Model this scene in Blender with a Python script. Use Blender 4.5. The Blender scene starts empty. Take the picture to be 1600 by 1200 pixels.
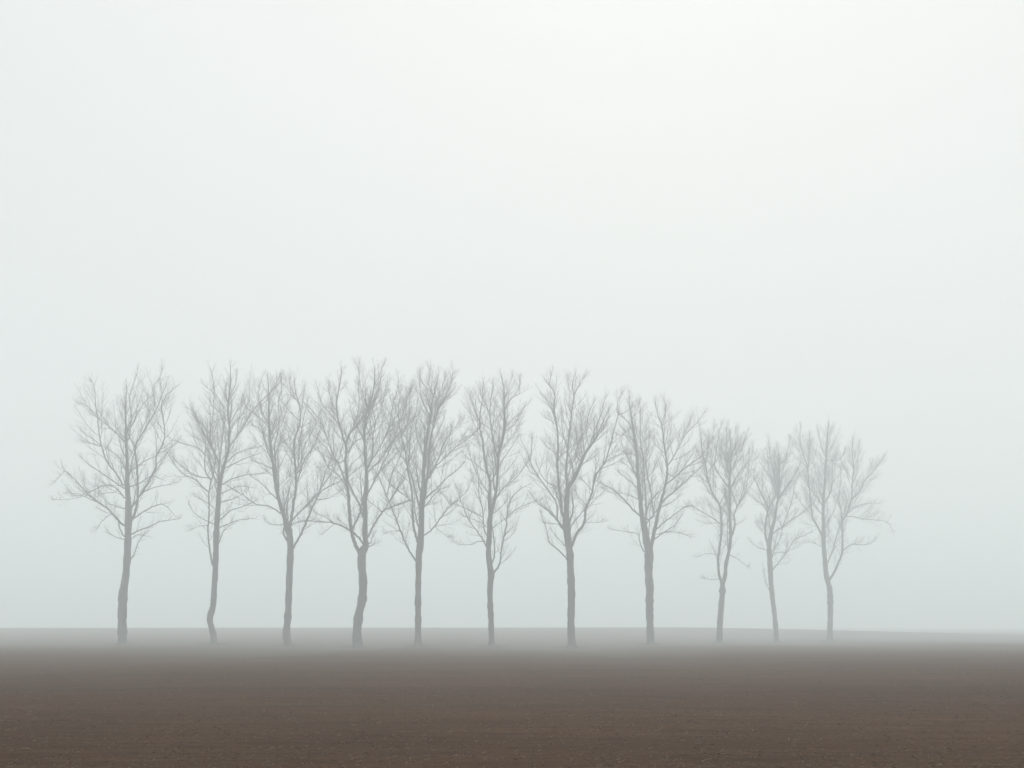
import bpy, math, random
import numpy as np

# ------------------------------------------------------------------ camera, sky, sun, exposure
sc = bpy.context.scene
CAM_Z = 1.6
FPX = 1600 * 50 / 36.0            # focal length in photo pixels
Y0 = 972.0                        # eye-level line in the photo
cam_d = bpy.data.cameras.new('camera'); cam = bpy.data.objects.new('camera', cam_d)
sc.collection.objects.link(cam); sc.camera = cam
cam.location = (0, 0, CAM_Z); cam.rotation_euler = (math.radians(90), 0, 0)
cam_d.lens = 50; cam_d.sensor_width = 36; cam_d.shift_y = (Y0 - 600) / 1600.0
cam_d.clip_start = 0.1; cam_d.clip_end = 6000

SUN_EL, SUN_AZ = math.radians(38), math.radians(7)      # azimuth to the right of the view axis
world = bpy.data.worlds.new('World'); sc.world = world; world.use_nodes = True
nt = world.node_tree; nt.nodes.clear()
def N(tree, t, **kw):
    n = tree.nodes.new(t)
    for k, v in kw.items(): setattr(n, k, v)
    return n
wo = N(nt, 'ShaderNodeOutputWorld'); bg = N(nt, 'ShaderNodeBackground'); bg.inputs['Strength'].default_value = 0.1
sky = N(nt, 'ShaderNodeTexSky', sky_type='NISHITA', sun_disc=False)
sky.sun_elevation = SUN_EL; sky.sun_rotation = SUN_AZ; sky.dust_density = 4; sky.air_density = 1
# the cloud deck: a little brighter overhead and towards the veiled sun
tc = N(nt, 'ShaderNodeTexCoord')
dot = N(nt, 'ShaderNodeVectorMath', operation='DOT_PRODUCT')
SD = (math.sin(SUN_AZ) * math.cos(SUN_EL), math.cos(SUN_AZ) * math.cos(SUN_EL), math.sin(SUN_EL))
dot.inputs[1].default_value = SD
nt.links.new(tc.outputs['Generated'], dot.inputs[0])
ramp = N(nt, 'ShaderNodeValToRGB'); ramp.color_ramp.interpolation = 'B_SPLINE'
cr = ramp.color_ramp
cr.elements[0].position = 0.30; cr.elements[0].color = (0.82, 0.86, 0.845, 1)
cr.elements[1].position = 1.0; cr.elements[1].color = (0.93, 0.94, 0.93, 1)
e = cr.elements.new(0.80); e.color = (0.87, 0.90, 0.885, 1)
nt.links.new(dot.outputs['Value'], ramp.inputs[0])
CLOUD = 9.6
sep = N(nt, 'ShaderNodeSeparateXYZ'); nt.links.new(tc.outputs['Generated'], sep.inputs[0])
zen = N(nt, 'ShaderNodeMapRange', interpolation_type='SMOOTHSTEP')          # cloud is thinnest overhead
zen.inputs['From Min'].default_value = 0.42; zen.inputs['From Max'].default_value = 0.95
zen.inputs['To Min'].default_value = CLOUD; zen.inputs['To Max'].default_value = CLOUD * 2.3
nt.links.new(sep.outputs['Z'], zen.inputs[0])
mul = N(nt, 'ShaderNodeVectorMath', operation='SCALE'); nt.links.new(zen.outputs[0], mul.inputs['Scale'])
nt.links.new(ramp.outputs[0], mul.inputs[0])
cn = N(nt, 'ShaderNodeTexNoise'); cn.inputs['Scale'].default_value = 2.2; cn.inputs['Detail'].default_value = 2
nt.links.new(tc.outputs['Generated'], cn.inputs['Vector'])
cm = N(nt, 'ShaderNodeMapRange'); cm.inputs['To Min'].default_value = 0.96; cm.inputs['To Max'].default_value = 1.04
nt.links.new(cn.outputs[0], cm.inputs[0])
mul2 = N(nt, 'ShaderNodeVectorMath', operation='SCALE')
nt.links.new(mul.outputs[0], mul2.inputs[0]); nt.links.new(cm.outputs[0], mul2.inputs['Scale'])
mix = N(nt, 'ShaderNodeMix', data_type='RGBA'); mix.inputs['Factor'].default_value = 0.93
nt.links.new(sky.outputs[0], mix.inputs['A']); nt.links.new(mul2.outputs[0], mix.inputs['B'])
nt.links.new(mix.outputs['Result'], bg.inputs[0]); nt.links.new(bg.outputs[0], wo.inputs[0])

sun_d = bpy.data.lights.new('sun', 'SUN'); sun_d.energy = 1.5; sun_d.angle = math.radians(40); sun_d.color = (1, 0.985, 0.96)
sun = bpy.data.objects.new('sun', sun_d); sc.collection.objects.link(sun)
sun.rotation_euler = (math.radians(90) - SUN_EL, 0, math.pi - SUN_AZ)

sc.view_settings.view_transform = 'Standard'; sc.view_settings.look = 'None'
sc.view_settings.exposure = -0.02; sc.view_settings.gamma = 1
cy = sc.cycles
cy.volume_bounces = 4; cy.max_bounces = 8; cy.use_denoising = True
cy.sample_clamp_indirect = 10; cy.use_adaptive_sampling = False

# ------------------------------------------------------------------ helpers
C = sc.collection
def material(name, build, rough=0.9):
    m = bpy.data.materials.new(name); m.use_nodes = True
    b = m.node_tree.nodes['Principled BSDF']; b.inputs['Roughness'].default_value = rough
    b.inputs['Specular IOR Level'].default_value = 0.03
    build(m.node_tree, b); return m

def mesh_obj(name, V, F, mat, parent=None, smooth=True):
    """V (n,3); F (m,k) ints, all faces with the same corner count"""
    me = bpy.data.meshes.new(name)
    V = np.asarray(V, np.float32); F = np.asarray(F, np.int32)
    k = F.shape[1]
    me.vertices.add(len(V)); me.vertices.foreach_set('co', V.ravel())
    me.loops.add(F.size); me.loops.foreach_set('vertex_index', F.ravel())
    me.polygons.add(len(F)); me.polygons.foreach_set('loop_start', np.arange(0, F.size, k, dtype=np.int32))
    me.polygons.foreach_set('use_smooth', np.full(len(F), smooth))
    me.update(calc_edges=True); me.validate()
    me.materials.append(mat)
    o = bpy.data.objects.new(name, me); C.objects.link(o)
    if parent: o.parent = parent
    return o

def hash2(ix, iy, seed):
    h = (ix.astype(np.int64) * 374761393 + iy.astype(np.int64) * 668265263 + seed * 1442695041) & 0xffffffff
    h = ((h ^ (h >> 13)) * 1274126177) & 0xffffffff
    h = h ^ (h >> 16)
    return (h & 0xffff) / 65535.0
def vnoise(x, y, seed=0):
    x0 = np.floor(x); y0 = np.floor(y); fx = x - x0; fy = y - y0
    fx = fx * fx * (3 - 2 * fx); fy = fy * fy * (3 - 2 * fy)
    a = hash2(x0, y0, seed); b = hash2(x0 + 1, y0, seed); c = hash2(x0, y0 + 1, seed); d = hash2(x0 + 1, y0 + 1, seed)
    return (a * (1 - fx) + b * fx) * (1 - fy) + (c * (1 - fx) + d * fx) * fy - 0.5
def sstep(a, b, x):
    t = np.clip((x - a) / (b - a), 0, 1); return t * t * (3 - 2 * t)

def batch_tubes(P, R, k):
    """P (m,n,3) paths, R (m,n) radii -> one vertex array and quads (ends tapered, closed by a fan-like last ring)"""
    m, n, _ = P.shape
    T = np.gradient(P, axis=1); T /= np.linalg.norm(T, axis=2, keepdims=True) + 1e-9
    mt = T.mean(axis=1); ref = np.zeros((m, 3)); ax = np.argmin(np.abs(mt), axis=1); ref[np.arange(m), ax] = 1
    U = np.cross(T, ref[:, None, :]); U /= np.linalg.norm(U, axis=2, keepdims=True) + 1e-9
    W = np.cross(T, U)
    a = np.arange(k) * 2 * math.pi / k
    V = P[:, :, None, :] + R[:, :, None, None] * (np.cos(a)[None, None, :, None] * U[:, :, None, :] + np.sin(a)[None, None, :, None] * W[:, :, None, :])
    V = V.reshape(-1, 3)
    i = np.arange(m)[:, None, None] * n * k; j = np.arange(n - 1)[None, :, None] * k; q = np.arange(k)[None, None, :]; q2 = (q + 1) % k
    F = np.stack([i + j + q, i + j + q2, i + j + k + q2, i + j + k + q], axis=-1).reshape(-1, 4)
    return V, F

# ------------------------------------------------------------------ terrain
# photo pixel foot of each trunk and its distance
FEET = [(191.7, 1008, 97), (333, 1008, 95.5), (449.6, 1010, 94), (559, 1012.5, 92), (653, 1010, 92.5), (768, 1011.5, 93),
        (893, 1013.5, 94), (1016, 1008, 105), (1123.8, 1006, 118), (1213.5, 1005, 130), (1297, 1002, 140)]
FX = np.array([(a - 800) / FPX * d for a, b, d in FEET]); FY = np.array([d for a, b, d in FEET], float)
FZ = np.array([CAM_Z - (b - Y0) / FPX * d for a, b, d in FEET])
def ground_z(x, y, fine=True):
    x = np.asarray(x, float); y = np.asarray(y, float)
    # value along the row of trees, held past its ends
    zr = np.interp(x, FX, FZ); yr = np.interp(x, FX, FY)
    u = np.clip(y / (yr - 2), -0.6, 1)
    z = 0.93 * (1 - u) + zr * u
    # gentle crest behind the row, falling away to the right and beyond
    crest = 0.72 + 0.05 * np.sin(x / 40.0) - 1.1 * sstep(25, 85, x) - zr
    z = z + crest * sstep(yr + 14, 215, y) 
    z = z - 11.0 * sstep(222, 900, y - 260 * sstep(35, 110, x))
    z = z + 0.10 * vnoise(x / 37.0, y / 45.0, 5) * sstep(110, 160, y)
    if fine:
        d = np.hypot(x, y); f = 1 - sstep(40, 130, d)
        z = z + f * (0.016 * vnoise(x / 1.2, y / 0.4, 1) + 0.012 * vnoise(x / 0.4, y / 0.16, 2) + 0.010 * vnoise(x / 0.13, y / 0.1, 3)
                     + 0.03 * vnoise(x / 3.1, y / 1.7, 4))
    return z
def axis_lines(lo, hi, fine_lo, fine_hi, s, g):
    a = list(np.arange(fine_lo, fine_hi, s)); v = fine_hi; st = s
    while v < hi: a.append(v); st *= g; v += st
    a.append(hi); v = fine_lo; st = s
    while v > lo: st *= g; v -= st; a.append(max(v, lo))
    return np.array(sorted(set(np.round(a, 4))))
xs = axis_lines(-900, 900, -5, 5, 0.04, 1.02)
ys = axis_lines(-700, 1000, 5.5, 14, 0.035, 1.016)
GX, GY = np.meshgrid(xs, ys)
GZ = ground_z(GX, GY)
nx, ny = len(xs), len(ys)
idx = np.arange(nx * ny).reshape(ny, nx)
F = np.stack([idx[:-1, :-1], idx[:-1, 1:], idx[1:, 1:], idx[1:, :-1]], axis=-1).reshape(-1, 4)

def soil(tree, b):
    L = tree.links.new
    geo = N(tree, 'ShaderNodeNewGeometry')
    mp = N(tree, 'ShaderNodeMapping'); mp.inputs['Scale'].default_value = (0.4, 1.0, 1.0); L(geo.outputs['Position'], mp.inputs[0])
    def noise(s, det=6, r=0.6):
        n = N(tree, 'ShaderNodeTexNoise'); n.inputs['Scale'].default_value = s; n.inputs['Detail'].default_value = det
        n.inputs['Roughness'].default_value = r; L(mp.outputs[0], n.inputs['Vector']); return n
    a = noise(0.12, 4); r1 = N(tree, 'ShaderNodeValToRGB'); c = r1.color_ramp     # damp and dry patches
    c.elements[0].position = 0.34; c.elements[0].color = (0.043, 0.0190, 0.0080, 1)
    c.elements[1].position = 0.66; c.elements[1].color = (0.066, 0.0320, 0.0155, 1)
    L(a.outputs[0], r1.inputs[0])
    g = noise(0.35, 3); r3 = N(tree, 'ShaderNodeValToRGB'); c = r3.color_ramp     # faint algae / seedlings
    c.elements[0].position = 0.52; c.elements[0].color = (0, 0, 0, 1)
    c.elements[1].position = 0.72; c.elements[1].color = (0.4, 0.4, 0.4, 1)
    L(g.outputs[0], r3.inputs[0])
    m1 = N(tree, 'ShaderNodeMix', data_type='RGBA'); m1.inputs['B'].default_value = (0.040, 0.030, 0.014, 1)
    L(r3.outputs[0], m1.inputs['Factor']); L(r1.outputs[0], m1.inputs['A'])
    f = noise(45, 8, 0.85); r2 = N(tree, 'ShaderNodeMapRange'); r2.inputs['From Min'].default_value = 0.3; r2.inputs['From Max'].default_value = 0.7
    r2.inputs['To Min'].default_value = 0.4; r2.inputs['To Max'].default_value = 1.6; L(f.outputs[0], r2.inputs[0])
    m2 = N(tree, 'ShaderNodeVectorMath', operation='SCALE'); L(m1.outputs['Result'], m2.inputs[0]); L(r2.outputs[0], m2.inputs['Scale'])
    mp2 = N(tree, 'ShaderNodeMapping'); mp2.inputs['Scale'].default_value = (0.10, 1.0, 1.0); mp2.inputs['Rotation'].default_value = (0, 0, 0.04)
    L(geo.outputs['Position'], mp2.inputs[0])                                   # faint drill rows
    dr = N(tree, 'ShaderNodeTexNoise'); dr.inputs['Scale'].default_value = 7; dr.inputs['Detail'].default_value = 4; L(mp2.outputs[0], dr.inputs['Vector'])
    r4 = N(tree, 'ShaderNodeMapRange'); r4.inputs['From Min'].default_value = 0.3; r4.inputs['From Max'].default_value = 0.7
    r4.inputs['To Min'].default_value = 0.70; r4.inputs['To Max'].default_value = 1.30; L(dr.outputs[0], r4.inputs[0])
    m3 = N(tree, 'ShaderNodeVectorMath', operation='SCALE'); L(m2.outputs[0], m3.inputs[0]); L(r4.outputs[0], m3.inputs['Scale'])
    L(m3.outputs[0], b.inputs['Base Color'])
    bp = N(tree, 'ShaderNodeBump'); bp.inputs['Strength'].default_value = 0.6; bp.inputs['Distance'].default_value = 0.03
    L(f.outputs[0], bp.inputs['Height']); L(bp.outputs[0], b.inputs['Normal'])
M_soil = material('soil', soil, 0.95)
ground = mesh_obj('field', np.stack([GX, GY, GZ], -1).reshape(-1, 3), F, M_soil)
ground['kind'] = 'structure'; ground['label'] = 'brown ploughed field running to a low crest in the fog'

def clod_mat(tree, b):
    L = tree.links.new
    geo = N(tree, 'ShaderNodeNewGeometry'); r = N(tree, 'ShaderNodeValToRGB'); c = r.color_ramp
    c.elements[0].color = (0.045, 0.025, 0.013, 1); c.elements[1].color = (0.105, 0.065, 0.038, 1)
    L(geo.outputs['Random Per Island'], r.inputs[0]); L(r.outputs[0], b.inputs['Base Color'])
M_clod = material('clod_soil', clod_mat)
def straw_mat(tree, b):
    L = tree.links.new
    geo = N(tree, 'ShaderNodeNewGeometry'); r = N(tree, 'ShaderNodeValToRGB'); c = r.color_ramp
    c.elements[0].color = (0.07, 0.05, 0.03, 1); c.elements[1].color = (0.20, 0.14, 0.09, 1)
    L(geo.outputs['Random Per Island'], r.inputs[0]); L(r.outputs[0], b.inputs['Base Color'])
M_straw = material('straw', straw_mat, 0.8)
def grass_mat(tree, b):
    L = tree.links.new
    geo = N(tree, 'ShaderNodeNewGeometry'); r = N(tree, 'ShaderNodeValToRGB'); c = r.color_ramp
    c.elements[0].color = (0.045, 0.045, 0.022, 1); c.elements[1].color = (0.13, 0.105, 0.055, 1)
    L(geo.outputs['Random Per Island'], r.inputs[0]); L(r.outputs[0], b.inputs['Base Color'])
M_grass = material('dry_grass', grass_mat, 0.8)

rs = np.random.RandomState(7)
def scatter(n, dmin, dmax, p):
    """points thinning with distance"""
    u = rs.rand(n); a, b = dmin ** (1 - p), dmax ** (1 - p)
    d = (a + u * (b - a)) ** (1 / (1 - p))
    x = (rs.rand(n) * 2 - 1) * (0.42 * d + 1.0)
    return x, d
OCT = np.array([[1, 0, 0], [-1, 0, 0], [0, 1, 0], [0, -1, 0], [0, 0, 1], [0, 0, -1]], float)
OF = np.array([[0, 2, 4], [2, 1, 4], [1, 3, 4], [3, 0, 4], [2, 0, 5], [1, 2, 5], [3, 1, 5], [0, 3, 5]])
n = 45000
x, y = scatter(n, 5.5, 80, 1.7)
s = (0.003 + 0.007 * rs.rand(n) ** 4) * (1 + 0.018 * y)
V = OCT[None] * (0.6 + 0.8 * rs.rand(n, 6, 1)); a = rs.rand(n) * 6.28; ca, sa = np.cos(a), np.sin(a)
V = np.stack([V[..., 0] * ca[:, None] - V[..., 1] * sa[:, None] + 0.3 * V[..., 2] * (rs.rand(n, 1) - .5), V[..., 0] * sa[:, None] + V[..., 1] * ca[:, None], V[..., 2] * 0.7], -1)
V = V * (s[:, None, None] * np.array([1.6, 1.1, 0.6])) + np.stack([x, y, ground_z(x, y) + s * 0.05], -1)[:, None, :]
o = mesh_obj('soil_clods', V.reshape(-1, 3), (OF[None] + np.arange(n)[:, None, None] * 6).reshape(-1, 3), M_clod)
o['kind'] = 'stuff'; o['label'] = 'small brown clods of earth strewn over the ploughed field'
n = 12000
x, y = scatter(n, 5.5, 60, 1.6)
l = 0.01 + 0.028 * rs.rand(n); a = rs.rand(n) * 6.28; el = rs.rand(n) * 0.5
dv = np.stack([np.cos(a) * np.cos(el), np.sin(a) * np.cos(el), np.sin(el)], -1) * l[:, None]
p0 = np.stack([x, y, ground_z(x, y) + 0.008], -1)
P = np.stack([p0, p0 + dv * 0.5, p0 + dv], 1); R = np.full((n, 3), 0.0015) * (1 + 0.03 * y[:, None])
V, F = batch_tubes(P, R, 3)
o = mesh_obj('straw', V, F, M_straw); o['kind'] = 'stuff'; o['label'] = 'scattered bits of pale straw lying on the soil'
# rough grass round each trunk foot
PP = []
for i in range(11):
    n = 380; r = 1.0 * rs.rand(n); a = rs.rand(n) * 6.28
    gx = FX[i] + r * np.cos(a) * 1.25; gy = FY[i] + r * np.sin(a)
    h = (0.08 + 0.20 * rs.rand(n)) * (1.1 - 0.6 * r); b = np.stack([gx, gy, ground_z(gx, gy) - 0.01], -1)
    t = rs.randn(n, 2) * 0.35
    PP.append(np.stack([b, b + np.stack([t[:, 0] * h * .4, t[:, 1] * h * .4, h * .6], -1), b + np.stack([t[:, 0] * h, t[:, 1] * h, h * .95], -1)], 1))
P = np.concatenate(PP); R = np.tile(np.array([[0.006, 0.005, 0.001]]), (len(P), 1))
V, F = batch_tubes(P, R, 3)
o = mesh_obj('grass', V, F, M_grass); o['kind'] = 'stuff'; o['label'] = 'short rough grass growing round the feet of the trees'

# ------------------------------------------------------------------ trees
def bark(tree, b):
    L = tree.links.new
    geo = N(tree, 'ShaderNodeNewGeometry'); mp = N(tree, 'ShaderNodeMapping'); mp.inputs['Scale'].default_value = (1, 1, 0.25)
    L(geo.outputs['Position'], mp.inputs[0])
    n = N(tree, 'ShaderNodeTexNoise'); n.inputs['Scale'].default_value = 9; n.inputs['Detail'].default_value = 6; L(mp.outputs[0], n.inputs['Vector'])
    r = N(tree, 'ShaderNodeValToRGB'); c = r.color_ramp
    c.elements[0].position = 0.3; c.elements[0].color = (0.040, 0.027, 0.028, 1)
    c.elements[1].position = 0.75; c.elements[1].color = (0.110, 0.078, 0.080, 1)
    L(n.outputs[0], r.inputs[0]); L(r.outputs[0], b.inputs['Base Color'])
    bp = N(tree, 'ShaderNodeBump'); bp.inputs['Strength'].default_value = 0.8; bp.inputs['Distance'].default_value = 0.03
    L(n.outputs[0], bp.inputs['Height']); L(bp.outputs[0], b.inputs['Normal'])
M_bark = material('bark', bark, 0.9)

# Survey of every tree.  low / up = (x origin, y origin, scale) of the survey sheets; trunk points (x, y, width in photo px);
# limbs: (width at foot, width at tip, points, [branches of the same form])
TREES = [
 dict(label='leftmost bare tree, open crown with one long low bough reaching out to the left',
  low=(70,540,2.449), up=(80,560,4), dens=0.85,
  tl=[(298,1145,16.5),(296,1050,15),(299,960,15.5),(301,935,14.5),(310,880,12),(316,800,12.5)],
  tu=[(480,1100,13),(482,1000,14),(482,900,11),(475,780,9),(475,650,6.5),(470,540,5),(467,440,4),(465,350,3),(468,260,2),(470,170,1.2)],
  limbs=[
   (3.4,1,[(450,790),(400,715),(350,650),(325,570),(305,480),(292,380),(278,290),(272,210),(262,165),(240,125)],
     [(1.8,.8,[(292,360),(250,320),(205,290),(165,280)]),(1.8,.8,[(310,550),(270,505),(225,480),(190,455)]),(1.4,.7,[(305,552),(260,540),(200,520)])]),
   (2.6,.9,[(455,515),(400,460),(350,415),(300,370),(240,345)],[]),
   (2.8,.9,[(462,690),(440,640),(400,595),(350,570)],[]),
   (3,.9,[(455,810),(390,770),(320,720),(260,680),(220,650),(180,615)],[]),
   (3,.8,[(455,870),(420,820),(370,797),(310,800),(250,830),(180,850),(120,860)],[(1.8,.8,[(410,815),(400,835),(340,840),(280,865)])]),
   (4.6,1,[(450,1040),(410,1000),(350,940),(290,895),(240,860),(200,815),(150,760),(90,705),(70,670)],
     [(1.8,.8,[(385,975),(350,990),(310,1030),(290,1065)]),(1.5,.7,[(255,885),(180,850),(100,840)]),(1.3,.6,[(230,855),(130,878),(20,880)]),(1.2,.6,[(90,705),(50,735),(25,770)])]),
   (3,2,[(455,1110),(430,1060),(422,1015)],[]),
   (2,.8,[(450,1130),(390,1110),(345,1085)],[]),
   (2,.8,[(460,940),(400,920),(360,910),(345,895)],[]),
   (3,.8,[(505,1095),(560,1070),(620,1050),(680,1020),(740,1012),(800,1000)],[]),
   (1.8,.8,[(505,1125),(540,1105),(590,1110)],[]),
   (2.4,.8,[(495,1260),(525,1195),(545,1150),(570,1115),(600,1090)],[]),
   (3,.8,[(515,1000),(570,965),(630,930),(690,910),(740,940),(780,990)],[]),
   (4.4,1,[(510,920),(570,830),(620,750),(650,680),(660,610),(700,540),(712,460),(700,370),(688,310),(705,260),(740,215),(800,160)],
     [(1.6,.8,[(660,600),(720,570),(760,545)]),(1.5,.8,[(690,310),(695,240),(690,180)]),(2.6,.8,[(560,850),(590,830),(650,808),(720,790),(800,768)])]),
   (2.4,.8,[(500,800),(560,780),(610,740),(650,740),(700,760)],[]),
   (2.8,1,[(490,715),(550,665),(610,630),(660,610)],[]),
   (5.5,1.2,[(505,1010),(530,930),(540,840),(540,740),(535,640),(522,560),(550,500),(600,420),(640,350),(665,300),(690,240),(720,150)],
     [(3,1.5,[(522,560),(500,510),(480,470)]),(1.8,.8,[(640,330),(645,260),(640,180),(680,120),(692,65)])]),
   (2.8,.9,[(475,475),(510,410),(540,345),(590,275),(630,235)],[]),
   (2.4,.9,[(475,470),(500,380),(490,300),(495,230),(515,160),(540,85)],[]),
  ]),
 dict(label='bare tree with kinked foot and thin upright stem close along the left of its trunk',
  low=(260,540,2.449), up=(260,560,4), dens=0.92,
  tl=[(182,1145,11.5),(180,1110,11),(172,1075,10.5),(166,1050,10.5),(170,1025,10.5),(178,1000,10.5),(183,930,10),(187,860,10),(190,780,10)],
  tu=[(310,1150,11),(318,1000,10),(325,900,9.5),(328,830,9),(345,720,7),(370,640,5.5),(388,560,4.5),(395,450,3.8),(385,350,3.4),(390,250,3),(400,150,2.2),(400,40,1)],
  limbs=[
   (4,1.1,[(291,1300),(268,1190),(262,1080),(265,950),(265,850),(275,780),(292,730),(305,660),(300,600),(270,540),(235,470),(200,400),(170,340),(130,310)],
     [(3,.9,[(266,840),(220,800),(180,760),(110,725),(60,680),(20,610),(-10,570)]),(2.2,.9,[(285,755),(200,740),(140,710),(80,660),(30,600)]),
      (2.6,.9,[(278,770),(242,700),(240,620),(245,540),(240,490),(210,430),(185,370)]),(1.3,.6,[(262,1045),(210,1050),(160,1070)])]),
   (4,1,[(325,760),(325,660),(300,590),(265,510),(240,440),(200,370),(150,300)],
     [(2.6,.9,[(300,600),(280,530),(275,450),(285,380),(295,290),(300,200),(290,120),(280,70)])]),
   (3.2,1.2,[(330,720),(335,620),(345,540),(355,460),(365,370),(350,280)],[(1.8,.8,[(336,610),(322,540),(325,450),(320,380)])]),
   (3,.9,[(395,560),(440,490),(490,410),(530,340),(590,270),(650,210),(700,150),(715,110)],[]),
   (1.8,.8,[(398,480),(430,400),(470,350),(500,300)],[]),
   (1.8,.8,[(394,420),(430,350),(470,290),(480,220)],[]),
   (2.4,.8,[(365,685),(420,660),(480,630),(540,610),(600,590)],[]),
   (2.2,.8,[(380,650),(430,600),(490,570),(560,560),(600,545)],[]),
   (2.8,.8,[(335,795),(400,760),(470,735),(540,725),(630,718)],[]),
   (2.2,.8,[(335,850),(390,820),(460,800),(540,805)],[]),
   (2.4,.9,[(335,900),(410,880),(470,855)],[]),
   (3,.8,[(330,1010),(355,990),(400,955),(460,930),(540,905),(570,880)],[]),
   (2.2,.8,[(325,1060),(400,1030),(460,1010),(550,1000)],[]),
   (3,1,[(315,1190),(340,1120),(355,1080),(395,1045)],[]),
   (1.8,.8,[(310,950),(260,905),(190,870)],[]),
   (2,.8,[(305,1040),(240,1015),(180,970),(140,910)],[]),
   (2.2,.8,[(320,735),(295,690),(260,620),(200,565),(140,540),(80,525),(20,500)],[]),
   (1.8,.7,[(385,350),(330,260),(300,220),(250,180),(230,160)],[]),
   (2,.8,[(395,230),(430,170),(440,90)],[]),
  ]),
 dict(label='bare tree parting in a V, long limb slanting into the crown of its right neighbour',
  low=(370,540,2.449), up=(360,560,4), dens=1.0,
  tl=[(195,1152,14.5),(190,1100,13.5),(196,1030,11.5),(199,950,11.5),(202,870,11.5),(205,800,12)],
  tu=[(375,1180,11.5),(372,1120,12),(360,1060,12),(340,1000,8.5),(315,920,7.5),(290,830,6.5),(275,730,6),(265,640,5.5),(250,540,5.3),(243,440,4.6),(240,340,3),(240,230,2),(235,120,1.1)],
  limbs=[
   (4.5,3,[(362,1150),(332,1095),(335,1040),(328,980)],[]),
   (7,1.3,[(370,1080),(385,980),(400,900),(410,800),(408,700),(400,600),(405,500),(430,410),(440,330),(420,260),(405,200),(400,120)],
     [(3,1,[(412,760),(425,640),(430,540),(445,440),(455,370),(480,280)]),(3.4,1.1,[(412,780),(440,680),(470,620),(520,540),(560,440),(560,350)]),
      (2.4,.9,[(436,690),(455,570),(500,480),(540,400)]),(1.8,.7,[(405,490),(370,440),(335,380),(315,300)]),(1.8,.8,[(405,480),(390,570),(380,660),(370,745)]),
      (1.5,.7,[(425,270),(380,220),(370,120)])]),
   (4.8,1.2,[(385,1200),(410,1150),(460,1060),(500,960),(535,885),(570,790),(600,700),(640,600)],[(1.8,.7,[(535,885),(600,880),(660,850),(710,815)]),(2,.8,[(560,830),(640,700),(670,630)])]),
   (3.4,1,[(365,1050),(390,1005),(440,955),(500,890),(570,830),(640,790),(720,745),(800,690),(860,640)],[(1.5,.7,[(640,790),(670,740),(760,690)])]),
   (2.2,.9,[(375,1045),(430,1020),(500,1012)],[]),
   (2.8,1,[(345,1010),(355,900),(395,850)],[]),
   (2.6,1,[(340,990),(332,870),(325,820)],[]),
   (2.8,.9,[(305,895),(250,840),(200,790),(130,740)],[]),
   (3,.9,[(320,970),(240,925),(160,910),(80,860),(10,810),(-40,780)],[]),
   (2.2,.8,[(345,1035),(270,1040),(220,1020)],[]),
   (2.2,.8,[(268,700),(200,660),(130,635)],[]),
   (2.8,.9,[(262,650),(230,580),(200,480),(165,425),(100,418)],[]),
   (2.2,.8,[(243,440),(200,390),(150,350),(100,310),(85,250)],[]),
   (2.2,.8,[(242,420),(210,360),(185,290),(180,200),(190,130)],[]),
   (3.2,1,[(315,890),(295,760),(275,600),(278,540),(295,460),(305,360),(300,290),(320,200),(320,120)],[]),
   (1.6,.7,[(240,240),(270,180),(300,130)],[]),
  ]),
 dict(label='tallest bare tree, its thick curving trunk parting into two heavy upright stems',
  low=(470,540,2.449), up=(460,560,4), dens=0.98,
  tl=[(218,1157,17.5),(215,1100,15.5),(222,1030,14.5),(235,970,14.5),(238,900,14.5),(233,840,14),(235,790,15)],
  tu=[(446,1170,11.5),(440,1100,10),(443,1000,9.5),(440,900,9),(450,800,8),(450,700,6),(440,600,4.5),(440,450,3.8),(450,330,3),(485,240,2.5),(500,150,2),(500,60,1)],
  limbs=[
   (8.5,1.4,[(430,1240),(380,1170),(355,1080),(345,980),(340,880),(330,760),(320,650),(320,560),(295,460),(270,360),(265,260),(285,150),(290,60)],
     [(2.6,.9,[(320,570),(345,480),(380,400),(400,300),(400,200),(395,120)]),(2.6,1,[(325,610),(380,520),(440,480),(520,400)]),
      (2.6,.9,[(318,540),(340,470),(380,430),(460,340),(530,270),(575,225)]),(2.6,.9,[(335,820),(280,740),(220,680),(180,630),(140,540)]),
      (3.2,1,[(335,830),(290,700),(240,590),(200,480),(165,400),(120,340),(50,270)]),(1.8,.8,[(265,650),(190,550),(140,495)]),(1.6,.7,[(340,900),(300,850),(270,830)]),
      (2.2,.8,[(285,430),(230,350),(170,280),(150,180)]),(4,3,[(365,1080),(400,980),(412,935),(370,850),(335,760)]),(1.8,.7,[(270,340),(230,260),(215,150)])]),
   (4.4,.9,[(435,1165),(380,1100),(320,1060),(250,1030),(180,1020),(100,1018),(20,1025)],
     [(1.6,.7,[(340,1070),(310,1035),(290,1020)]),(1.2,.6,[(240,1030),(215,1060),(190,1085)]),(1.4,.6,[(240,1028),(190,990),(120,960)])]),
   (4,2.8,[(443,1020),(412,945),(430,900)],[]),
   (3.6,1.1,[(445,890),(480,800),(520,730),(560,650),(600,560),(630,470),(650,380)],[(2,.8,[(540,690),(600,640),(680,560)])]),
   (2.6,.9,[(450,720),(540,630),(600,530),(660,470),(720,400),(780,350)],[]),
   (4.6,2.2,[(450,1140),(470,1100),(500,1040),(550,960),(600,935),(660,905),(720,885)],
     [(1.8,.8,[(550,960),(510,930),(470,900)]),(2.2,.9,[(560,950),(600,880),(650,810),(690,730)]),(1.2,.6,[(560,955),(600,985),(630,1010)])]),
   (3.2,1.2,[(452,720),(490,600),(490,480),(500,400),(490,310),(520,220),(545,110)],[(1.6,.7,[(498,410),(540,330),(560,250),(580,160)])]),
   (2,.8,[(455,320),(430,230),(410,160),(400,80),(385,30)],[]),
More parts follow.
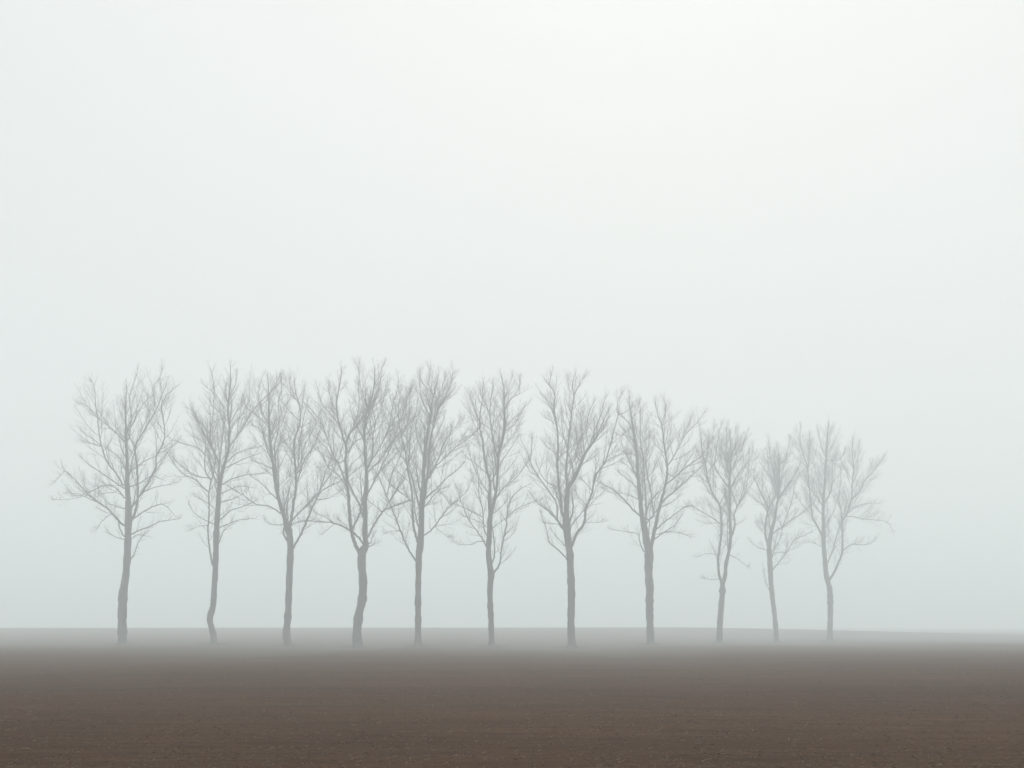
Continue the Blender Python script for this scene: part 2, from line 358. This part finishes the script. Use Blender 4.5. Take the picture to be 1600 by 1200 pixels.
   (2.8,.9,[(450,690),(520,580),(580,460),(600,380),(620,280),(640,200),(650,120)],[(1.8,.7,[(585,440),(660,380),(700,280),(720,200)])]),
   (3,1.2,[(450,1185),(475,1170),(492,1160)],[]),(2.6,1,[(450,1170),(475,1145),(485,1120)],[]),
   (2,.8,[(441,520),(400,450),(370,370)],[]),(1.8,.7,[(495,170),(530,110),(550,50)],[]),
  ]),
 dict(label='straight bare tree, tight bundle of upright stems, one low limb slanting up to the left',
  low=(570,540,2.449), up=(560,560,4), dens=1.1,
  tl=[(204,1152,12),(204,1050,10.5),(204,950,10),(206,860,10.5),(207,800,11.5)],
  tu=[(385,1180,13),(388,1130,13.5),(392,1080,11),(395,1000,10.5),(395,900,9),(405,780,7),(410,650,6.5),(420,550,6),(435,450,5.2),(455,350,4),(460,280,2.6),(480,200,2),(500,100,1)],
  limbs=[
   (4.2,1.1,[(375,1290),(350,1250),(310,1180),(265,1080),(225,980),(195,905),(170,840),(130,740),(85,680)],
     [(2.2,.9,[(195,895),(225,840),(265,760),(300,690),(330,620)]),(2.2,.9,[(178,850),(210,720),(245,650),(280,560)]),(1.3,.6,[(262,1080),(220,1075),(180,1085)])]),
   (5.5,1.6,[(378,1170),(345,1060),(340,960),(335,860),(320,760),(305,680),(290,580),(265,460),(250,350),(260,240)],
     [(3.2,1,[(307,690),(320,580),(325,480),(340,400),(360,330),(370,260)]),(2.2,.8,[(300,650),(260,600),(220,520),(190,430)]),
      (2.2,.8,[(335,890),(280,850),(230,810),(180,760),(160,700),(165,650)]),(2.2,1,[(337,885),(250,910),(180,940),(150,955)]),(2,.8,[(270,480),(310,390),(320,280),(330,180)])]),
   (4.4,2.6,[(390,960),(355,830),(335,740),(308,690)],[]),
   (2.2,.8,[(412,620),(370,510),(360,430),(365,390)],[]),
   (5.5,1,[(398,1010),(415,880),(430,760),(440,650),(455,500),(470,420),(490,340),(520,280),(570,230),(600,190)],
     [(2.2,.8,[(465,430),(480,330),(490,260),(520,180),(545,100)]),(2,.8,[(500,320),(540,240),(580,140),(590,80)]),
      (2.8,.9,[(432,760),(480,680),(540,620),(620,540),(700,490),(755,430)]),(2.6,.8,[(445,720),(500,630),(530,540),(580,460),(655,370)]),
      (3,.8,[(420,880),(480,820),(550,750),(620,690),(670,640)]),(2.6,.9,[(417,925),(470,860),(500,830),(560,800)]),(1.6,.7,[(455,590),(500,520),(550,450)])]),
   (2.4,.8,[(445,370),(400,270),(385,180),(385,80)],[]),
   (3.2,.8,[(395,1110),(425,1095),(460,1070),(500,1010),(550,940),(620,880),(680,820),(710,760)],[(1.4,.6,[(570,910),(530,850),(500,830)]),(1.2,.6,[(470,1050),(510,1080),(560,1115)])]),
   (2,.8,[(470,240),(440,160),(450,70)],[]),
  ]),
 dict(label='slim straight bare tree with narrow oval crown, side stem curving up right of its fork',
  low=(670,540,2.449), up=(680,560,3.527), dens=1.0,
  tl=[(241,1155,11),(238,1050,9.5),(234,950,9.5),(237,890,11)],
  tu=[(308,1190,12.5),(294,1080,10),(298,980,9.5),(302,880,9),(322,800,6.5),(340,700,4.6),(345,600,5),(350,520,5),(375,430,4.4),(382,330,4),(380,260,3),(380,180,2),(365,90,1)],
  limbs=[
   (6,1.1,[(300,880),(295,760),(300,690),(275,560),(262,450),(245,370),(250,280),(260,210),(265,130)],
     [(3,2,[(300,700),(330,640),(345,590)]),(2.2,.8,[(296,750),(250,680),(200,570),(175,480)]),(1.4,.7,[(262,490),(235,450),(215,420)]),(1.6,.7,[(250,360),(215,280),(185,190)]),(1.8,.8,[(246,380),(205,420),(140,455)])]),
   (3.2,.9,[(292,1070),(270,1010),(240,960),(180,880),(140,790),(110,690)],[(1.8,.7,[(268,1010),(240,1005),(190,1025),(130,1030)])]),
   (2.6,1,[(296,1000),(270,940),(262,850),(240,740),(235,640),(215,560)],[(2,.8,[(264,880),(220,850),(150,820),(90,800)])]),
   (4.4,.9,[(312,1200),(330,1170),(355,1130),(370,1030),(390,930),(400,830),(420,770),(470,720),(530,690)],
     [(1.6,.7,[(382,975),(410,945),(440,920)]),(1.8,.7,[(398,870),(460,820),(550,790),(590,800)]),(1.4,.6,[(378,1000),(410,985),(430,960)])]),
   (3.2,2,[(300,1150),(328,1080),(320,980),(312,900)],[]),
   (3.2,.9,[(350,560),(320,450),(302,350),(300,290),(310,200),(320,150)],[(1.6,.7,[(300,300),(260,220),(245,180)])]),
   (2.4,.9,[(325,800),(370,720),(430,670),(490,600),(515,555)],[]),
   (1.8,.8,[(333,770),(400,690),(450,640)],[]),
   (1.8,.8,[(345,600),(400,520),(450,440)],[]),
   (1.8,.8,[(352,520),(410,460),(450,400)],[]),
   (2.2,.8,[(381,290),(420,220),(460,190),(465,110)],[]),
   (1.6,.7,[(343,630),(320,590),(290,540)],[]),
   (1.8,.7,[(302,950),(360,900),(390,880)],[]),(1.8,.7,[(305,870),(350,830),(390,790)],[]),
   (1.8,.7,[(378,400),(420,380),(460,340)],[]),(1.6,.7,[(380,230),(400,170),(420,110)],[]),
   (1.6,.7,[(300,940),(240,900),(160,870)],[]),
  ]),
 dict(label='sturdy bare tree, heavy limb sweeping up right, thin zigzag limb low on the left',
  low=(790,540,2.449), up=(790,570,4), dens=0.98,
  tl=[(254,1162,15.5),(252,1120,13.5),(250,1050,12.5),(252,950,12.8),(248,850,12),(247,800,12.2)],
  tu=[(397,1150,13),(388,1080,13.5),(380,1000,14),(380,900,10),(385,820,9.5),(392,765,9),(430,710,7),(470,620,6),(500,550,4.8),(550,480,3.6),(590,400,2.2),(620,330,1.6),(650,270,1)],
  limbs=[
   (4.8,1,[(388,800),(380,650),(390,530),(400,400),(415,280),(430,190),(420,120),(435,50)],
     [(1.7,.7,[(430,190),(460,130),(490,80)]),(1.6,.7,[(388,520),(360,440),(350,350)]),(1.4,.7,[(425,200),(400,140),(390,90)])]),
   (2.2,.8,[(388,720),(400,670),(430,590),(470,510),(480,400)],[]),
   (6.5,1.1,[(372,985),(350,930),(345,860),(335,740),(325,620),(330,500),(325,400),(305,260),(305,190),(270,120),(240,90)],
     [(1.5,.7,[(305,265),(285,240),(262,220)]),(1.4,.7,[(270,125),(280,90),(285,60)]),(2.2,.8,[(338,765),(270,740),(230,690),(195,630)]),(1.5,.7,[(327,560),(280,530),(240,490)]),(1.5,.7,[(325,380),(290,350),(260,340)])]),
   (4,1,[(355,1010),(325,960),(320,870),(280,800),(220,720),(160,620),(130,540),(95,470)],[(1.6,.7,[(200,690),(160,680),(140,640)]),(1.5,.7,[(150,600),(160,530),(165,470)])]),
   (3.2,.9,[(360,1030),(310,960),(260,910),(200,860),(150,800)],[(1.8,.8,[(320,970),(270,905),(225,885)])]),
   (3.4,1,[(388,1225),(370,1200),(330,1160),(275,1110),(265,1060),(235,980),(210,910)],[]),
   (2.2,.9,[(385,1140),(350,1110),(320,1075),(300,1050)],[]),(1.4,.6,[(365,1000),(300,995),(250,990)],[]),
   (6,1.3,[(400,1160),(440,1060),(490,990),(505,900),(540,800),(560,700),(620,610),(650,510),(680,400),(710,290)],
     [(2.2,1.5,[(545,760),(575,670),(610,625)]),(1.8,.7,[(612,620),(670,580),(730,555)]),(1.4,.6,[(655,500),(700,470),(770,410)]),(1.4,.6,[(503,900),(460,850),(440,800)]),
      (1.6,.7,[(700,320),(740,300),(790,260)]),(1,.6,[(495,985),(540,988),(590,980)]),(1.4,.7,[(700,300),(700,240),(730,180)])]),
   (2.4,1.5,[(395,1030),(425,980),(480,920),(502,890)],[]),
   (4.4,2.4,[(392,1010),(420,900),(412,800)],[]),
   (3,.9,[(475,610),(440,560),(460,480),(500,400),(520,300),(560,220)],[]),
   (2.4,.8,[(520,520),(560,400),(600,300),(620,200)],[]),
   (1.8,.8,[(465,640),(530,590),(570,560)],[]),
   (2,.8,[(490,560),(480,460),(470,370),(490,280)],[]),(1.8,.7,[(560,460),(610,400),(640,310)],[]),
  ]),
 dict(label='bare tree with knobbed trunk parting into two broad stems, limbs fanning out to the right',
  low=(910,540,2.449), up=(920,590,4), dens=1.0,
  tl=[(262,1145,14.5),(258,1050,12.5),(257,960,13),(259,930,14.5),(255,900,13.2),(252,800,13.5)],
  tu=[(376,1180,14),(378,1090,16),(362,1030,13),(350,950,12.5),(330,850,9),(320,740,7.5),(308,620,6.2),(302,500,5.5),(285,370,4.6),(270,270,3),(255,170,1.5),(255,110,1)],
  limbs=[
   (9,1.1,[(385,1075),(410,990),(425,900),(440,820),(470,700),(487,600),(485,530),(470,420),(460,300),(430,230),(415,150)],
     [(2.8,.9,[(486,560),(530,490),(570,420),(600,360),(660,300),(720,220)]),(3.4,.9,[(478,670),(540,620),(610,560),(680,510),(730,460),(770,380)]),
      (3.2,.9,[(455,780),(530,710),(600,650),(670,590),(740,510)]),(3,.9,[(420,950),(480,900),(550,850),(610,800),(660,805)]),
      (2.8,.8,[(410,1010),(470,970),(540,920),(580,860)]),(1.4,.6,[(420,980),(500,960),(570,970),(640,1000)]),(1.6,.7,[(460,300),(480,200),(470,140)]),
      (1.3,.6,[(472,470),(430,430),(400,390)]),(1.6,.7,[(450,810),(510,780),(570,740)]),(1.6,.7,[(540,620),(565,600),(550,680)])]),
   (3.2,2,[(355,920),(400,860),(445,800)],[]),
   (3.2,2,[(350,890),(375,790),(440,710)],[]),
   (4.2,1,[(350,930),(358,860),(355,760),(345,620),(335,500),(320,400),(325,280),(320,180)],[(1.3,.6,[(322,415),(350,385),(380,360)])]),
   (3,.9,[(400,870),(388,720),(365,600),(355,500),(375,400),(375,340)],[]),
   (4,1,[(328,880),(260,810),(210,755),(150,700),(90,670),(50,645)],[(1.4,.7,[(180,725),(140,720),(100,700)])]),
   (1.8,.8,[(320,765),(250,730),(190,720)],[]),
   (3,.7,[(365,1110),(340,1080),(320,1030),(305,980),(260,965),(160,950)],[]),
   (2.4,.8,[(308,640),(270,560),(230,470),(205,410)],[]),(1.8,.7,[(308,630),(250,560),(200,530)],[]),
   (1.8,.7,[(302,500),(260,475),(200,480),(140,510)],[]),(1.8,.7,[(295,430),(250,370),(190,360)],[]),(1.8,.7,[(280,340),(240,270),(200,240)],[]),
   (1.8,.7,[(268,260),(300,200),(310,160)],[]),(1.6,.7,[(315,700),(250,640),(180,590)],[]),
  ]),
 dict(label='faint bare tree whose trunk splits low down into two close, nearly parallel stems',
  low=(1060,600,2.789), up=(1060,640,4.286), dens=1.0,
  tl=[(178,1132,12),(180,1060,10.5),(186,980,10),(192,900,9.5)],
  tu=[(296,1170,9),(313,1110,7.5),(318,1040,7),(340,940,6.3),(350,840,5.8),(345,740,5),(345,640,4.4),(342,520,5),(345,440,4),(350,340,3),(350,240,2),(340,130,1)],
  limbs=[
   (6.2,1.1,[(290,1160),(272,1100),(270,1000),(280,880),(290,780),(275,640),(225,560),(200,470),(180,370),(160,290),(150,180),(140,120)],
     [(2.4,.9,[(289,770),(220,720),(150,680),(90,650),(30,660)]),(2,1,[(277,640),(300,590),(330,560)]),(2.2,1.4,[(277,640),(310,680),(340,720)]),(1.5,.7,[(198,490),(160,460),(120,430)]),
      (1.3,.6,[(272,980),(220,968),(170,970),(130,990)]),(1.6,.7,[(275,1130),(240,1140),(170,1130)]),(1.4,.6,[(172,340),(200,280),(200,200)])]),
   (3.2,.9,[(343,530),(300,470),(245,380),(250,280),(270,170),(290,80)],[(1.4,.6,[(252,270),(230,190),(240,100)])]),
   (1.7,.8,[(343,490),(305,400),(280,320)],[]),(2.2,.8,[(345,450),(325,330),(320,220),(330,110)],[]),
   (4.2,.9,[(348,870),(375,780),(375,700),(400,640),(440,560),(465,470),(470,360)],[(2.2,1.5,[(388,660),(360,560),(345,520)]),(2.2,.8,[(402,635),(435,530),(450,450)])]),
   (2.6,.9,[(344,530),(365,500),(400,430),(450,370),(490,310),(500,240)],[]),
   (2.2,.8,[(346,430),(400,320),(440,230),(460,150)],[]),
   (1.6,.7,[(335,970),(390,1000),(460,1045)],[]),
   (2.6,1.5,[(345,710),(320,760),(295,775)],[]),(1.4,.7,[(345,610),(310,560),(255,520)],[]),
   (1.8,.7,[(350,300),(390,220),(390,130)],[]),
  ]),
 dict(label='smallest bare tree, pale in the fog, its thin trunk leaning to the left',
  low=(1150,600,2.789), up=(1150,660,4.286), dens=1.05,
  tl=[(177,1132,9),(172,1050,8),(165,980,8),(157,920,8.3)],
  tu=[(245,1170,8.8),(235,1080,9.2),(228,950,10),(222,840,9.5),(235,740,8),(260,640,5.5),(272,560,4.2),(285,490,3.6),(290,400,3),(290,300,2),(285,180,1)],
  limbs=[
   (5,1,[(220,860),(200,740),(205,640),(215,570),(180,500),(150,440),(115,360),(130,290)],
     [(2.6,.9,[(213,580),(245,530),(270,480),(240,400),(220,300),(210,200)]),(1.5,.7,[(208,610),(165,530),(155,470)]),(1.4,.6,[(201,730),(170,710),(140,690)])]),
   (1.6,.6,[(222,860),(180,850),(140,830),(100,800)],[]),
   (2.2,.8,[(236,1140),(220,1120),(195,1060),(180,980)],[]),
   (3,.9,[(230,1010),(255,980),(290,930),(340,870),(385,790),(450,760),(520,730)],[(1.8,.8,[(335,873),(290,868),(250,880)])]),
   (2.8,.9,[(236,750),(310,700),(380,650),(450,600),(495,555)],[(2.2,.8,[(315,695),(350,600),(380,480),(390,400)]),(1.8,.8,[(308,700),(290,660),(270,630)])]),
   (2,.8,[(230,870),(260,840),(300,780),(312,700)],[]),
   (2.8,.8,[(272,540),(340,440),(400,340),(430,260)],[]),(2.4,.8,[(278,510),(250,350),(230,230),(215,120)],[]),
   (1.8,.7,[(288,450),(310,330),(340,220)],[]),(1.8,.7,[(282,500),(350,430),(395,350)],[]),(1.6,.6,[(290,350),(260,250),(270,150)],[]),(1.6,.6,[(330,260),(350,180),(360,120)],[]),
  ]),
 dict(label='palest bare tree, at the far right end of the row, flat limbs reaching right',
  low=(1220,600,2.79), up=(1220,640,4.286), dens=1.1,
  tl=[(214,1120,11),(215,1050,9.6),(216,960,9.8),(214,900,9.6)],
  tu=[(325,1190,10),(305,1110,9.5),(295,1000,9),(285,880,8),(285,760,6.5),(285,620,5.5),(293,500,4.6),(300,380,3.6),(305,270,3),(315,150,2),(320,80,1)],
  limbs=[
   (4.6,1,[(285,870),(250,790),(215,720),(200,620),(190,500),(175,380),(145,280),(130,180),(130,110)],
     [(1.8,.7,[(210,710),(165,660),(120,600),(90,560)]),(1.6,.7,[(180,400),(195,270),(190,180)])]),
   (2,1.2,[(285,710),(235,650),(200,600)],[]),(2.2,.8,[(285,650),(230,580),(200,530),(150,470),(115,410)],[]),
   (1.6,.7,[(292,540),(240,450),(215,360)],[]),
   (2.6,.9,[(287,640),(335,550),(340,450),(345,350),(380,260)],[]),
   (3.2,1.2,[(298,1040),(315,1010),(350,930),(375,840),(400,760),(430,660),(450,600)],[]),
   (5.4,1.1,[(312,1170),(335,1130),(370,1060),(410,960),(412,850),(412,760),(445,690),(475,590),(480,480),(485,380),(480,270),(490,180)],
     [(3.2,.9,[(473,600),(520,550),(560,480),(610,430),(660,360),(700,310)]),(2.2,.8,[(412,770),(405,670),(385,590),(400,480),(400,400)]),
      (2.4,.8,[(411,950),(430,935),(480,905),(550,905),(610,895),(650,855)]),(1.7,.6,[(430,715),(490,722),(560,735),(640,735),(720,760),(750,830)]),
      (1.7,.6,[(452,690),(500,650),(570,630),(650,630)]),(1.5,.6,[(482,400),(520,320),(520,230)])]),
   (1.8,.8,[(287,790),(340,710),(370,640),(385,590)],[]),(1.3,.6,[(288,920),(210,890),(160,890)],[]),(1.3,.7,[(285,860),(315,830),(315,750)],[]),
   (1.8,.7,[(300,330),(270,250),(250,130)],[]),(1.6,.7,[(345,340),(390,330),(430,270)],[]),
  ]),
]

def catmull(Q, step):
    """smooth a list of rows through control points"""
    Q = np.asarray(Q, float); out = []
    for i in range(len(Q) - 1):
        p0 = Q[max(i - 1, 0)]; p1 = Q[i]; p2 = Q[i + 1]; p3 = Q[min(i + 2, len(Q) - 1)]
        m = max(2, int(np.linalg.norm(p2[:3] - p1[:3]) / step))
        for t in np.arange(m) / m:
            out.append(0.5 * ((2 * p1) + (-p0 + p2) * t + (2 * p0 - 5 * p1 + 4 * p2 - p3) * t * t + (-p0 + 3 * p1 - 3 * p2 + p3) * t ** 3))
    out.append(Q[-1]); return np.array(out)

def px_point(px, py, Y):
    return np.array([(px - 800) / FPX * Y, Y, CAM_Z - (py - Y0) / FPX * Y])

def tube(P4, k, knob=0.0, seed=0):
    """P4 rows x,y,z,r -> verts, quads with bumpy bark outline; rings by parallel transport, tip closed by a tiny ring"""
    n = len(P4); P = P4[:, :3]; T = np.gradient(P, axis=0); T /= np.linalg.norm(T, axis=1, keepdims=True) + 1e-9
    u = np.cross(T[0], [0, 1, 0.1]); u /= np.linalg.norm(u); V = []
    a = np.arange(k) * 2 * math.pi / k; r_ = np.random.RandomState(seed)
    for i in range(n):
        u = u - T[i] * u.dot(T[i]); u /= np.linalg.norm(u) + 1e-9; w = np.cross(T[i], u)
        rr = P4[i, 3] * (1 + knob * (r_.rand(k) - .5) * 2 * 0.5)
        V.append(P[i] + rr[:, None] * (np.cos(a)[:, None] * u + np.sin(a)[:, None] * w))
    V.append(np.tile(P[-1] + T[-1] * P4[-1, 3], (k, 1)) + 0.02 * (V[-1] - P[-1])); n += 1
    V = np.concatenate(V); F = []
    for i in range(n - 1):
        for j in range(k):
            F.append((i * k + j, i * k + (j + 1) % k, (i + 1) * k + (j + 1) % k, (i + 1) * k + j))
    return V, np.array(F)

rng = random.Random(11)
def nearest(path, p):      # nearest node of a parent path as seen in the x-z plane
    d = (path[:, 0] - p[0]) ** 2 + (path[:, 2] - p[2]) ** 2
    return int(np.argmin(d))

UP = np.array([0, 0, 1.0])
def unit(v): return v / (np.linalg.norm(v, axis=-1, keepdims=True) + 1e-9)

def twigs_from(paths, spacing, lenf, ang, rfac, npts, upw, rs, start=0.15, zfun=None, rmin=0.004):
    """side shoots from a list of (n,4) paths; returns list of (npts,4) paths"""
    out = []
    for p in paths:
        seg = np.linalg.norm(np.diff(p[:, :3], axis=0), axis=1); cum = np.concatenate([[0], np.cumsum(seg)]); L = cum[-1]
        if L < 0.08: continue
        s = start * L + rs.rand() * spacing
        az = rs.rand() * 6.28
        while s < L:
            i = min(np.searchsorted(cum, s) - 1, len(p) - 2); i = max(i, 0); t = (s - cum[i]) / (seg[i] + 1e-9)
            b = p[i] * (1 - t) + p[i + 1] * t; T = unit(p[i + 1, :3] - p[i, :3])
            az += 2.4 + rs.randn() * 0.5
            ref = np.array([0, 1, 0]) if abs(T[1]) < 0.8 else np.array([1, 0, 0])
            u = unit(np.cross(T, ref)); w = np.cross(T, u)
            an = ang * (0.7 + 0.6 * rs.rand())
            D = unit(T * math.cos(an) + math.sin(an) * (math.cos(az) * u + math.sin(az) * w * 0.8) + UP * upw * 0.5)
            ln = lenf(L, L - s, b) * (0.55 + 0.7 * rs.rand())
            r0 = max(min(b[3] * rfac, 0.005 + ln * 0.0065), rmin)
            q = [np.append(b[:3], r0)]; pos = b[:3].copy()
            for k in range(1, npts):
                D = unit(D + UP * upw * 0.35 + rs.randn(3) * 0.085)
                pos = pos + D * ln / (npts - 1)
                q.append(np.append(pos, max(r0 * (1 - 0.75 * k / (npts - 1)), rmin * 0.7)))
            out.append(np.array(q)); s += spacing * (0.6 + 0.8 * rs.rand())
    return out

stats = []
for ti, T in enumerate(TREES):
    rs = np.random.RandomState(100 + ti)
    D = FEET[ti][2]; lo = T['low']; up = T['up']; pxm = D / FPX
    foot = np.array([FX[ti], FY[ti], FZ[ti]])
    root = bpy.data.objects.new('bare_tree', None); C.objects.link(root); root.location = foot; root.empty_display_size = 0.5
    root['label'] = T['label']; root['category'] = 'tree'; root['group'] = 'bare trees in a row across the field'
    def local(V): return V - foot
    # trunk
    pts = []
    allp = [(lo[0] + x / lo[2], lo[1] + y / lo[2], w * 0.90) for x, y, w in T['tl']] + [(up[0] + x / up[2], up[1] + y / up[2], w * 0.82) for x, y, w in T['tu']]
    dy = 0; vy = 0
    for i, (x, y, w) in enumerate(allp):
        vy = 0.6 * vy + rs.randn() * 0.10; dy += vy if i > 0 else 0
        pts.append(np.append(px_point(x, y, D + dy), w / 2 * pxm))
    pts = np.array(pts)
    base = pts[0].copy(); base[2] = foot[2] - 0.25; base[3] *= 1.12
    b1 = pts[0].copy(); b1[2] = foot[2] + 0.02; b1[3] *= 1.18
    b2 = pts[0] * 0.75 + pts[1] * 0.25; b2[2] = foot[2] + 0.35
    pts = np.concatenate([[base, b1, b2], pts[1:]])
    trunk = catmull(pts, 0.16)
    trunk[:, 3] *= 1 + 0.05 * np.sin(np.arange(len(trunk)) * 0.9 + ti)
    for _ in range(3):   # burrs and old wounds
        k = rs.randint(6, len(trunk) // 2); trunk[k:k + 2, 3] *= 1.12
    V, F = tube(trunk, 14, 0.10, ti); mesh_obj('trunk', local(V), F, M_bark, root)
    allpaths = []
    def make(entry, parent_path, parent_obj, name, depth_dir):
        w0, w1, P = entry[:3]; kids = entry[3] if len(entry) > 3 else []
        P = [(up[0] + x / up[2], up[1] + y / up[2]) for x, y in P]
        i0 = nearest(parent_path, px_point(P[0][0], P[0][1], D)); att = parent_path[i0]
        n = len(P); ctrl = []
        off = att[1] - D; length = 0
        p_prev = P[0]
        k = depth_dir
        for i, (x, y) in enumerate(P):
            seg = math.hypot(x - p_prev[0], y - p_prev[1]) * pxm; p_prev = (x, y); length += seg
            off2 = off + k * (length * 0.45 if length < 4 else 1.8 + (length - 4) * 0.15)
            jx, jy = (rs.randn() * 0.5, rs.randn() * 0.5) if i else (0, 0)
            t = i / (n - 1)
            ctrl.append(np.append(px_point(x + jx, y + jy, D + off2), (w0 * (1 - t) ** 1.0 + w1 * t) * 0.73 / 2 * pxm))
        c0 = np.append(att[:3], min(ctrl[0][3], att[3] * 0.9))
        if np.linalg.norm(c0[:3] - ctrl[0][:3]) > 0.1: ctrl = [c0] + ctrl
        else: ctrl[0][:3] = att[:3]
        path = catmull(ctrl, 0.14)
        path[1:-1, :3] += rs.randn(len(path) - 2, 3) * 0.012
        path[:, 3] = np.maximum(path[:, 3], 0.008)
        path[0, 3] *= 1.15
        V, F = tube(path, 8, 0.06, rs.randint(9999)); o = mesh_obj(name, local(V), F, M_bark, parent_obj)
        allpaths.append(path)
        for kd in kids:
            make(kd, path, o, 'branch', float(np.clip(depth_dir + rs.uniform(-1, 1), -1.2, 1.2)))
    sgn = 1
    for e in T['limbs']:
        sgn = -sgn
        make(e, trunk, root, 'limb', sgn * rs.uniform(0.2, 1.1))
    # limbs growing towards and away from the road side, so that the crown is round in plan
    top = trunk[:, 2].max(); cz0 = foot[2] + (top - foot[2]) * 0.40
    for q in range(7):
        i = int(np.searchsorted(trunk[:, 2], cz0 + (top - cz0) * (0.02 + 0.85 * q / 7))); i = min(i, len(trunk) - 3)
        p = trunk[i].copy(); s = 1 if q % 2 else -1; ln = (2.9 - 0.28 * q) * rs.uniform(0.8, 1.1)
        d = unit(np.array([rs.uniform(-.35, .35), s * 0.9, 0.75])); c = [np.append(p[:3], min(p[3] * .6, 0.055))]
        pos = p[:3].copy()
        for k in range(1, 6):
            d = unit(d + UP * 0.22 + rs.randn(3) * 0.1); pos = pos + d * ln / 4; c.append(np.append(pos, 0.05 * (1 - k / 6.5) + 0.004))
        path = catmull(c, 0.16); V, F = tube(path, 8, 0.06, q); mesh_obj('limb', local(V), F, M_bark, root); allpaths.append(path)
    # twigs
    dens = T['dens'] * (1.12 if ti < 8 else 1.3); H = top - foot[2]
    crown_lo = foot[2] + 0.33 * H
    def l1(L, rem, b):
        hfac = 0.65 + 0.7 * min(max((b[2] - crown_lo) / (0.5 * H), 0), 1)
        return min(0.30 + 0.50 * rem, 2.1) * hfac
    tr_up = trunk[trunk[:, 2] > foot[2] + 0.55 * H]
    src = allpaths + [tr_up]
    t1 = twigs_from(src, 0.40 / dens, l1, 0.80, 0.5, 7, 0.30, rs, 0.10, rmin=0.0052)
    # leading shoots at each tip
    tips = []
    for p in src:
        for k in range(rs.randint(5, 9)):
            ie = len(p) - 1 - (int(len(p) * 0.35 * rs.rand()) if k else 0); e = p[ie]; Tn = unit(p[ie, :3] - p[max(ie - 3, 0), :3])
            Dn = unit(Tn + rs.randn(3) * 0.30 + UP * 0.2); ln = rs.uniform(0.25, 0.7); pos = e[:3].copy(); q = [np.append(pos, 0.009)]
            for j in range(1, 7):
                Dn = unit(Dn + UP * 0.10 + rs.randn(3) * 0.09); pos = pos + Dn * ln / 6; q.append(np.append(pos, 0.008 * (1 - j / 7.5)))
            tips.append(np.array(q))
    t1 += tips
    t2 = twigs_from(t1, 0.20 / dens, lambda L, rem, b: min(0.16 + 0.55 * rem, 1.0), 0.68, 0.65, 5, 0.28, rs, 0.12, rmin=0.0042)
    t3 = twigs_from(t2, 0.13 / dens, lambda L, rem, b: min(0.12 + 0.5 * rem, 0.45), 0.62, 0.7, 3, 0.22, rs, 0.15, rmin=0.0032)
    V1, F1 = batch_tubes(np.array(t1)[:, :, :3], np.array(t1)[:, :, 3], 4); V2, F2 = batch_tubes(np.array(t2)[:, :, :3], np.array(t2)[:, :, 3], 3)
    V3, F3 = batch_tubes(np.array(t3)[:, :, :3], np.array(t3)[:, :, 3], 3)
    V = np.concatenate([V1, V2, V3]); F = np.concatenate([F1, F2 + len(V1), F3 + len(V1) + len(V2)])
    o = mesh_obj('crown', local(V), F, M_bark, root)
    stats.append((len(t1), len(t2), len(t3), round(H, 1), round(float(foot[2]), 2)))
print(stats, flush=True)

# ------------------------------------------------------------------ fog
def box(name, lo, hi):
    V = [(x, y, z) for z in (lo[2], hi[2]) for y in (lo[1], hi[1]) for x in (lo[0], hi[0])]
    F = [(0, 2, 3, 1), (4, 5, 7, 6), (0, 1, 5, 4), (2, 6, 7, 3), (0, 4, 6, 2), (1, 3, 7, 5)]
    return V, F
m = bpy.data.materials.new('fog'); m.use_nodes = True; m.node_tree.nodes.clear()
mo = N(m.node_tree, 'ShaderNodeOutputMaterial'); pv = N(m.node_tree, 'ShaderNodeVolumePrincipled')
pv.inputs['Color'].default_value = (0.925, 0.985, 0.997, 1); pv.inputs['Density'].default_value = 0.0072; pv.inputs['Anisotropy'].default_value = 0.2
m.node_tree.links.new(pv.outputs[0], mo.inputs['Volume'])
V, F = box('haze', (-950, -750, -13.5), (950, 1050, 24.5))
hz = mesh_obj('haze', V, F, m, smooth=False); hz['kind'] = 'stuff'; hz['label'] = 'pale even fog over the whole field'
